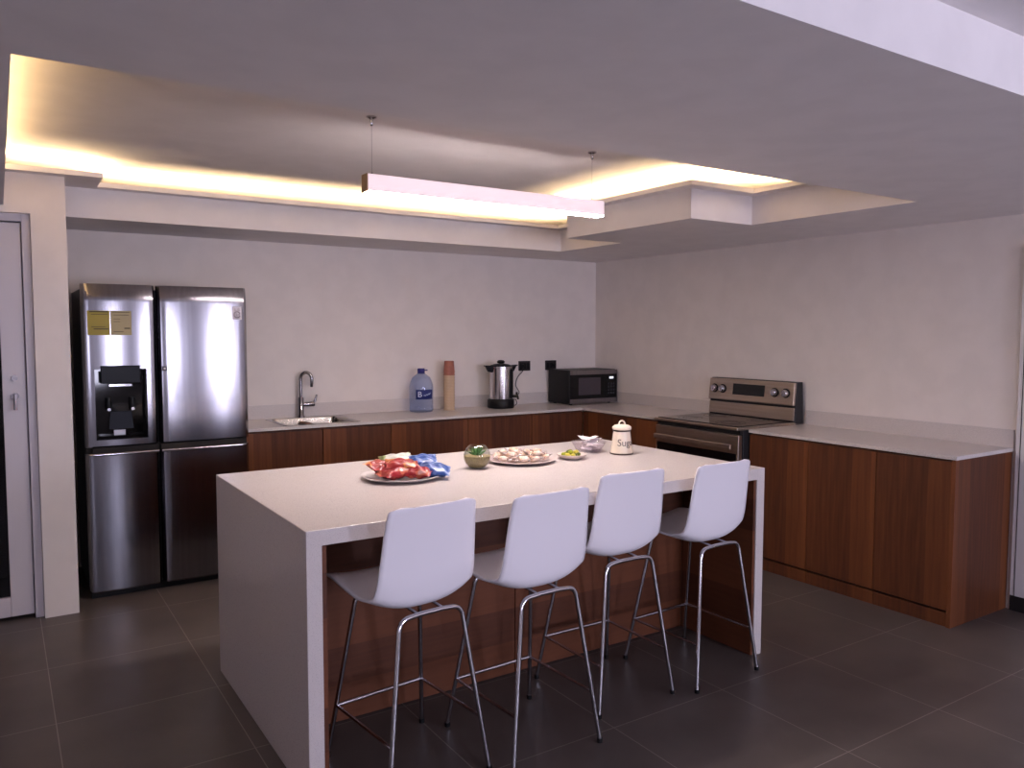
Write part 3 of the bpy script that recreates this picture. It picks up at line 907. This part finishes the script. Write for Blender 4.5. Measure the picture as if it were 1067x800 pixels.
c0 = None
for i in range(n_):
    z = CH + i * .0235
    if i == 0:
        o = c0 = cup_mesh('cup')
    elif i == n_ - 2:
        o = cb0 = cup_mesh('cup_b')
    elif i == n_ - 1:
        o = cb0.copy(); COL.objects.link(o)
    else:
        o = c0.copy(); COL.objects.link(o)
    o.location = (cx_, cy_, z + .0005)
    o['category'] = 'paper cup'
    if i >= n_ - 2:
        o['label'] = 'reddish brown paper cup, topmost of the tall cup stack' if i == n_ - 1 else 'reddish brown paper cup just below the topmost cup'
        o['group'] = 'brown paper cups'
    elif i == 0:
        o['label'] = 'kraft paper cup standing on worktop, lowest of the stack'
        o['group'] = 'kraft paper cups'
    else:
        o['label'] = 'kraft paper cup nested in the middle of the tall stack'
        o['group'] = 'kraft paper cups'
MB().lathe([(.0364, .0905), (.0364, .0885)], 28).build('cup_bottom', 'cup_b', cb0)
nb = cb0.children[0].copy(); COL.objects.link(nb); nb.parent = o

# ================================================================== STOOLS
PROF = [(.265, .632, .176), (.245, .644, .186), (.19, .648, .192), (.11, .640, .197), (.02, .624, .198), (-.05, .608, .198), (-.10, .607, .197), (-.136, .632, .195), (-.150, .690, .191), (-.160, .770, .186), (-.173, .868, .179), (-.186, .940, .172), (-.191, .964, .168)]


def crom(P, t):
    n = len(P) - 1
    f = min(max(t * n, 0), n - 1e-9)
    i = int(f); u = f - i
    p = [P[max(i - 1, 0)], P[i], P[i + 1], P[min(i + 2, n)]]
    return [0.5 * (2 * p[1][k] + (p[2][k] - p[0][k]) * u + (2 * p[0][k] - 5 * p[1][k] + 4 * p[2][k] - p[3][k]) * u * u + (3 * p[1][k] - p[0][k] - 3 * p[2][k] + p[3][k]) * u ** 3) for k in range(3)]


def shell_pt(u, v):
    s = u * 2 - 1
    y, z, w = crom(PROF, v)
    # rounded corners at the free ends
    for d, r in ((v * .62, .045), ((1 - v) * .62, .040)):
        if d < r:
            w = w - r + math.sqrt(max(0, r * r - (r - d) ** 2))
    e = abs(s) ** 2.6
    back = min(max((v - .42) / .22, 0), 1)
    back = back * back * (3 - 2 * back)
    corner = math.exp(-((v - .52) / .14) ** 2)
    z += e * ((1 - back) * .016 + corner * .038)
    y += e * (back * .012 + corner * .014)
    return (s * w, y, z)


def build_stool():
    t = thing('bar_stool', '', 'bar stool')
    MB().grid(shell_pt, 22, 44).build('seat_shell', 'stool', t, smooth=80, solid=.009)
    M_['cap_dark'] = M_['black']
    rt = .0085
    # legs: straight tubes from feet to the bends of the inverted U frames
    RB = [(-.122, -.165), (.122, -.165)]
    fr = {}
    for nm, yy, ytop, ztop, hw in (('rear', -.2175, -.160, .590, .122), ('front', .2175, .12, .610, .13)):
        for sg in (-1, 1):
            foot = Vector((sg * .2, yy, .012)); top = Vector((sg * hw, ytop, ztop))
            path = fillet([foot, top, Vector((sg * hw * .35, ytop, ztop + .006))], .055, 7)
            lg = MB().tube(path, rt, 12).build('leg', 'chrome', t, smooth=60)
            MB().lathe([(.0105, 0), (.0105, .016)], 12, (foot.x, foot.y, 0)).build('foot_cap', 'black', lg, smooth=40)
            fr[nm, sg] = (foot, top)
        MB().tube([(-hw * .36, ytop, ztop + .006), (hw * .36, ytop, ztop + .006)], rt, 12).build('crossbar', 'chrome', t, smooth=60)
    at = lambda nm, sg, z: fr[nm, sg][0].lerp(fr[nm, sg][1], (z - .012) / (fr[nm, sg][1].z - .012))
    zf = .195
    a, b_ = at('front', -1, zf), at('front', 1, zf)
    MB().tube([a, b_], .0075, 10).build('footrest', 'chrome', t, smooth=60)
    for sg in (-1, 1):
        MB().tube([at('front', sg, zf), at('rear', sg, zf)], .006, 10).build('side_rail', 'chrome', t, smooth=60)
    for sg in (-1, 1):
        MB().tube([(sg * .05, -.160, .596), (sg * .05, .12, .616)], .006, 8).build('seat_bracket', 'chrome', t, smooth=60)
        for yy in (-.08, .09):
            MB().lathe([(.012, .600), (.012, .606 if yy < 0 else .632)], 12, (sg * .05, yy, 0)).build('mount', 'black', t, smooth=40)
    return t


stool0 = build_stool()
STOOLS = [((-3.497, -3.279), 6.0, 'white plastic bar stool with chrome legs nearest the snack bags'),
          ((-3.040, -3.330), 3.0, 'white plastic bar stool with chrome legs, second from the left, in front of the terrarium'),
          ((-2.515, -3.177), 0.0, 'white plastic bar stool with chrome legs, third from the left, in front of the saucer'),
          ((-2.034, -3.221), 2.5, 'white plastic bar stool with chrome legs at the right end of island, nearest the stove')]
for i, ((x, y), a, lab) in enumerate(STOOLS):
    o = stool0 if i == 0 else copy_tree(stool0)
    o.location = (x, y, 0)
    o.rotation_euler = (0, 0, math.radians(a))
    o['label'] = lab
    o['group'] = 'white bar stools at the island'

# ================================================================== THINGS ON THE ISLAND
H = IH
# --- plate of snack bags
tx, ty = -3.215, -2.645
t = thing('serving_plate', 'round grey plate holding the red and blue snack bags', 'plate', (tx, ty, H))
MB().lathe([(.10, 0.0005), (.13, .002), (.155, .010), (.172, .017), (.175, .019), (.171, .020), (.15, .014), (.13, .007), (.05, .006), (.001, .006)], 44, cap1=False).build('dish', mat('grey_plate', (222, 214, 214), 0.25), t, smooth=50)


def bag_mat(name, base, c2, c3, sc=9.0):
    m, n, l, p = new_mat(name)
    tc = n.new('ShaderNodeTexCoord')
    nz = n.new('ShaderNodeTexNoise'); nz.inputs['Scale'].default_value = sc; nz.inputs['Detail'].default_value = 1.0
    cr = n.new('ShaderNodeValToRGB')
    e = cr.color_ramp.elements
    e[0].position = .0; e[0].color = lin(base)
    e[1].position = .56; e[1].color = lin(base)
    for pos, c in ((.585, c2), (.64, c2), (.655, c3)):
        q = e.new(pos); q.color = lin(c)
    cr.color_ramp.interpolation = 'LINEAR'
    l.new(tc.outputs['Object'], nz.inputs['Vector']); l.new(nz.outputs['Fac'], cr.inputs[0]); l.new(cr.outputs[0], p.inputs['Base Color'])
    p.inputs['Roughness'].default_value = .3
    return m


def bag(name, L, W, T, m, label, loc, rot, group, seed):
    rnd = random.Random(seed)
    ph = [rnd.uniform(0, 6.28) for _ in range(4)]

    def surf(sg):
        def f(u, v):
            x, y = (u - .5), (v - .5)
            ex = max(0, 1 - (abs(x) / .43) ** 3) if abs(x) < .43 else 0
            ey = max(0, 1 - (abs(y) / .5) ** 4)
            hgt = T / 2 * (ex ** .6) * (ey ** .55)
            hgt += .0035 * ex * ey * math.sin(17 * x + ph[0] + 5 * y) + .003 * ex * ey * math.sin(23 * y + ph[1] + 9 * x)
            wv = W * (1 - .07 * (ex))
            zig = .003 * math.sin(v * 60) if u in (0.0, 1.0) else 0
            return (x * L + zig, y * wv, sg * max(hgt, .0006) + .003 * (1 - ex) * math.sin(9 * y + ph[2]))
        return f
    b = MB()
    b.grid(surf(1), 24, 16)
    b.grid(surf(-1), 24, 16)
    bmesh.ops.remove_doubles(b.bm, verts=b.bm.verts[:], dist=.0004)
    o = b.build(name, m, None, smooth=70)
    o.location = loc
    o.rotation_euler = rot
    tag(o, label, 'snack bag', group)
    return o


RED = bag_mat('red_snack_film', (150, 36, 44), (190, 104, 80), (196, 150, 146), 17)
RED2 = bag_mat('red_orange_film', (154, 44, 44), (206, 130, 70), (200, 152, 140), 20)
BLUE = bag_mat('blue_snack_film', (50, 82, 150), (96, 124, 182), (186, 196, 222), 18)
GREEN = bag_mat('white_green_film', (200, 200, 190), (140, 158, 90), (96, 104, 60), 14)
D = math.radians
G1 = 'snack bags on the grey plate'
zt = H + .026
bag('snack_bag', 0.146, 0.103, 0.041, RED, 'red snack bag at the front left of the plate, lowest layer', (tx - 0.063, ty - 0.063, zt + 0.014), (D(4), D(-4), D(12)), G1, 1)
bag('snack_bag', 0.138, 0.095, 0.038, RED2, 'red and yellow snack bag on top at the left edge of the plate', (tx - 0.088, ty + 0.017, zt + 0.032), (D(18), D(4), D(28)), G1, 2)
bag('snack_bag', 0.142, 0.095, 0.036, RED2, 'red and yellow snack bag lying over the middle front of the plate', (tx - 0.013, ty - 0.038, zt + 0.040), (D(14), D(6), D(-18)), G1, 3)
bag('snack_bag', 0.112, 0.086, 0.038, RED, 'red snack bag wedged against the blue bags', (tx + 0.029, ty - 0.105, zt + 0.013), (D(10), D(0), D(-36)), G1, 4)
bag('snack_bag', 0.146, 0.107, 0.043, BLUE, 'lower blue snack bag at the front right of the plate', (tx + 0.113, ty - 0.080, zt + 0.013), (D(14), D(6), D(-30)), G1, 5)
bag('snack_bag', 0.138, 0.099, 0.040, BLUE, 'upper blue snack bag behind the lower one', (tx + 0.099, ty + 0.008, zt + 0.038), (D(20), D(-4), D(-22)), G1, 6)
bag('snack_bag', 0.146, 0.099, 0.034, GREEN, 'white snack bag with green print at the back of the plate', (tx + 0.013, ty + 0.071, zt + 0.041), (D(22), D(-4), D(-6)), G1, 7)
bag('snack_bag', 0.129, 0.086, 0.031, RED, 'red snack bag half hidden under the white bag', (tx - 0.025, ty + 0.071, zt + 0.014), (D(4), D(0), D(10)), G1, 8)

# --- terrarium
t = thing('terrarium', 'small open glass globe with sand and a green succulent', 'terrarium', (-2.808, -2.60, H))
R = .063
def sph(r, a0, a1, n):
    return [(r * math.cos(D(a0 + (a1 - a0) * i / n)), R + r * math.sin(D(a0 + (a1 - a0) * i / n)) - .006) for i in range(n + 1)]
MB().lathe([(.029, .001)] + sph(R, -62, 56, 20) + list(reversed(sph(R - .0018, -58, 56, 20))) + [(.028, .003)], 36, cap0=True, cap1=True).build('glass_globe', 'glass', t, smooth=50)
sp_ = sph(R - .0022, -60, 2, 14)
MB().lathe([(.025, sp_[0][1])] + sp_ + [(.03, sp_[-1][1] + .003), (.001, sp_[-1][1] + .004)], 36, cap1=False).build('sand', noise_mat('sand', (150, 128, 84), (186, 164, 112), 160, 0.9), t, smooth=50)
b = MB()
rnd = random.Random(3)
z0_ = R - .004
for ring, (nl, ln, tilt) in enumerate(((9, .048, 22), (8, .044, 45), (6, .038, 66), (3, .032, 82))):
    for k in range(nl):
        a = 2 * PI * (k + .5 * ring) / nl + rnd.uniform(-.1, .1)
        el = D(tilt + rnd.uniform(-5, 5))
        d = Vector((math.cos(a) * math.cos(el), math.sin(a) * math.cos(el), math.sin(el)))
        c = Vector((0, 0, z0_))
        pts = [c + d * ln * q + Vector((0, 0, .006 * q * q)) for q in (0, .25, .55, .8, 1.0)]
        b.tube(pts, [.0035, .0055, .0048, .003, .0006], 8)
b.build('succulent', noise_mat('succulent_green', (58, 112, 50), (116, 168, 92), 60, 0.5), t, smooth=60)

# --- platter with wrapped sweets
px_, py_ = -2.530, -2.555
t = thing('platter', 'round pale platter piled with wrapped beige sweets', 'platter', (px_, py_, H))
MB().lathe([(.09, .0005), (.11, .002), (.15, .009), (.168, .015), (.17, .017), (.166, .018), (.14, .011), (.10, .006), (.001, .005)], 44, cap1=False).build('dish', mat('platter_white', (214, 198, 196), 0.25), t, smooth=50)
M_['sweet'] = noise_mat('beige_wafer', (192, 150, 118), (238, 222, 210), 40, 0.5, 3, .35, .65)
M_['wrap'] = clear_mat('cellophane', (250, 242, 240), 0.16, 0.35, (240, 228, 224))


def sweet_proto():
    t = thing('wrapped_sweet', '', 'sweet')
    MB().lathe([(.001, -.024), (.012, -.022), (.0155, -.012), (.016, 0), (.0155, .012), (.012, .022), (.001, .024)], 14, axis='x', cap0=False, cap1=False, sy=.75).build('sweet_body', 'sweet', t, smooth=60)
    for sg in (-1, 1):
        b = MB()
        b.grid(lambda u, v: (sg * (.022 + .022 * u), (v - .5) * (.008 + .030 * u), .004 * math.sin(v * 16) * u), 4, 10)
        b.build('wrapper_end', 'wrap', t, smooth=60, solid=.0008)
    return t


sw0 = sweet_proto()
rnd = random.Random(11)
spots = []
lay = [(9, .120, .020), (6, .066, .022), (2, .020, .024), (5, .088, .043), (2, .030, .045)]
for n_, r_, z_ in lay:
    for k in range(n_):
        a = 2 * PI * k / n_ + rnd.uniform(-.2, .2)
        spots.append((px_ + r_ * math.cos(a), py_ + r_ * math.sin(a), H + z_ + .004 + (.004 if r_ > .1 else 0), a + PI / 2 + rnd.uniform(-.5, .5), rnd.uniform(-.25, .25)))
for i, (x, y, z, a, tl) in enumerate(spots):
    o = sw0 if i == 0 else copy_tree(sw0)
    o.location = (x, y, z)
    o.rotation_euler = (tl, tl * .4, a)
    o['label'] = 'beige sweet in clear twisted wrapper, piled on the round platter'
    o['group'] = 'wrapped sweets on the platter'

# --- saucer with green and yellow gummies
sx_, sy_ = -2.262, -2.612
t = thing('saucer', 'small white saucer of green and yellow sweets', 'saucer', (sx_, sy_, H))
MB().lathe([(.042, .0005), (.05, .003), (.068, .014), (.077, .022), (.078, .024), (.074, .0245), (.055, .013), (.04, .009), (.001, .008)], 36, cap1=False).build('dish', mat('saucer_white', (226, 212, 206), 0.25), t, smooth=50)
M_['lime'] = mat('lime_sweet', (150, 156, 44), 0.3)
M_['yellow'] = mat('yellow_sweet', (214, 200, 80), 0.3)
M_['olive'] = mat('olive_sweet', (104, 112, 40), 0.3)
protos = {}
rnd = random.Random(5)
for i in range(15):
    k = ('lime', 'yellow', 'olive')[i % 3]
    if k not in protos:
        o = MB().lathe([(.001, -.009), (.007, -.0075), (.0105, -.002), (.0105, .003), (.007, .0075), (.001, .009)], 12, cap0=False, cap1=False, sx=1.35).build('gummy_sweet', k, smooth=60)
        protos[k] = o
    else:
        o = protos[k].copy(); COL.objects.link(o)
    q = math.sqrt((i % 10 + .5) / 10) * .046 if i < 10 else .018 + .008 * (i % 2)
    a = i * 2.4
    o.location = (sx_ + q * math.cos(a), sy_ + q * math.sin(a), H + (.0185 + .004 * (q / .046) if i < 10 else .034))
    o.rotation_euler = (rnd.uniform(-.3, .3), rnd.uniform(-.3, .3), rnd.uniform(0, 3))
    nm = {'lime': 'lime green', 'yellow': 'pale yellow', 'olive': 'dark olive green'}[k]
    tag(o, nm + ' small sweet lying in the white saucer', 'sweet', nm + ' sweets in the saucer')

# --- ribbed glass bowl with white paper sachets
gx, gy = -2.045, -2.475
t = thing('glass_bowl', 'ribbed clear glass bowl of white paper sachets beside the canister', 'bowl', (gx, gy, H))
b = MB()
prof = [(.055, .001), (.062, .004), (.070, .018), (.082, .038), (.092, .055), (.090, .0555), (.079, .038), (.067, .019), (.058, .007), (.001, .006)]
rings_ = []
for r, z in prof:
    rings_.append([(r * (1 + .022 * math.cos(24 * 2 * PI * i / 96) * (1 if r > .05 else 0)) * math.cos(2 * PI * i / 96), r * (1 + .022 * math.cos(24 * 2 * PI * i / 96) * (1 if r > .05 else 0)) * math.sin(2 * PI * i / 96), z) for i in range(96)])
b.rings(rings_, True, False)
b.build('bowl_body', clear_mat('bowl_glass', (250, 247, 250), 0.08, 0.05, (236, 230, 234)), t, smooth=50)
M_['paper'] = mat('white_paper', (236, 228, 232), 0.7)
rnd = random.Random(8)
s0 = None
for i in range(9):
    if s0 is None:
        def sf(sg):
            return lambda u, v: ((u - .5) * .078, (v - .5) * .056, sg * .0045 * max(0, 1 - (2 * u - 1) ** 4) * max(0, 1 - (2 * v - 1) ** 4))
        b = MB(); b.grid(sf(1), 10, 8); b.grid(sf(-1), 10, 8)
        bmesh.ops.remove_doubles(b.bm, verts=b.bm.verts[:], dist=.0002)
        o = s0 = b.build('paper_sachet', 'paper', smooth=60)
    else:
        o = s0.copy(); COL.objects.link(o)
    a = i * 2.1
    q = .02 + .004 * (i % 4)
    o.location = (gx + q * math.cos(a) + .010, gy + q * math.sin(a) - .010, H + .020 + .0072 * i)
    o.rotation_euler = (rnd.uniform(-.35, .35), rnd.uniform(-.35, .35), rnd.uniform(0, 3))
    tag(o, 'white paper sachet heaped in the ribbed glass bowl', 'sachet', 'sachets in the glass bowl')

# --- sugar canister
jx, jy = -1.945, -2.625
t = thing('sugar_canister', 'cream enamel sugar canister with lid, loop handle and dark rim lines', 'canister', (jx, jy, H))
M_['cream'] = mat('cream_enamel', (232, 218, 200), 0.25)
M_['rimline'] = mat('dark_rim', (54, 34, 28), 0.4)
jr = lambda z: .060 - (.060 - .043) * min(max((z - .004) / .125, 0), 1) ** .85
MB().lathe([(.058, .0065)] + [(jr(z), z) for z in (.007, .02, .035, .05, .07, .09, .105, .122)], 40).build('canister_body', 'cream', t, smooth=50)
MB().lathe([(.056, 0), (.0612, .001), (.062, .006), (.060, .008)], 40).build('base_line', 'rimline', t, smooth=40)
ld_ = MB().lathe([(.0435, .1265), (.049, .129), (.0505, .136), (.049, .143), (.038, .151), (.018, .155), (.001, .156)], 40, cap1=False).build('lid', 'cream', t, smooth=50)
MB().lathe([(.043, .119), (.0462, .1195), (.0467, .1265), (.0435, .1285)], 40).build('rim_line', 'rimline', t, smooth=40)
va_ = math.atan2(CAM[1] - jy, CAM[0] - jx)
ca, sa = math.cos(va_ + PI / 2), math.sin(va_ + PI / 2)
b = MB().tube([(ca * .016 * math.cos(a), sa * .016 * math.cos(a), .152 + .021 * math.sin(a)) for a in [PI * i / 14 for i in range(15)]], .0045, 10)
b.build('lid_handle', 'cream', ld_, smooth=60)
text_mesh('canister_lettering', 'Sugar', .050, mat('grey_lettering', (88, 78, 74), .5), t, lambda x, y, z: ((jr(.062 + y) + .0010 + z) * math.cos(va_ + .62 + x / .052), (jr(.062 + y) + .0010 + z) * math.sin(va_ + .62 + x / .052), .062 + y), .0003)
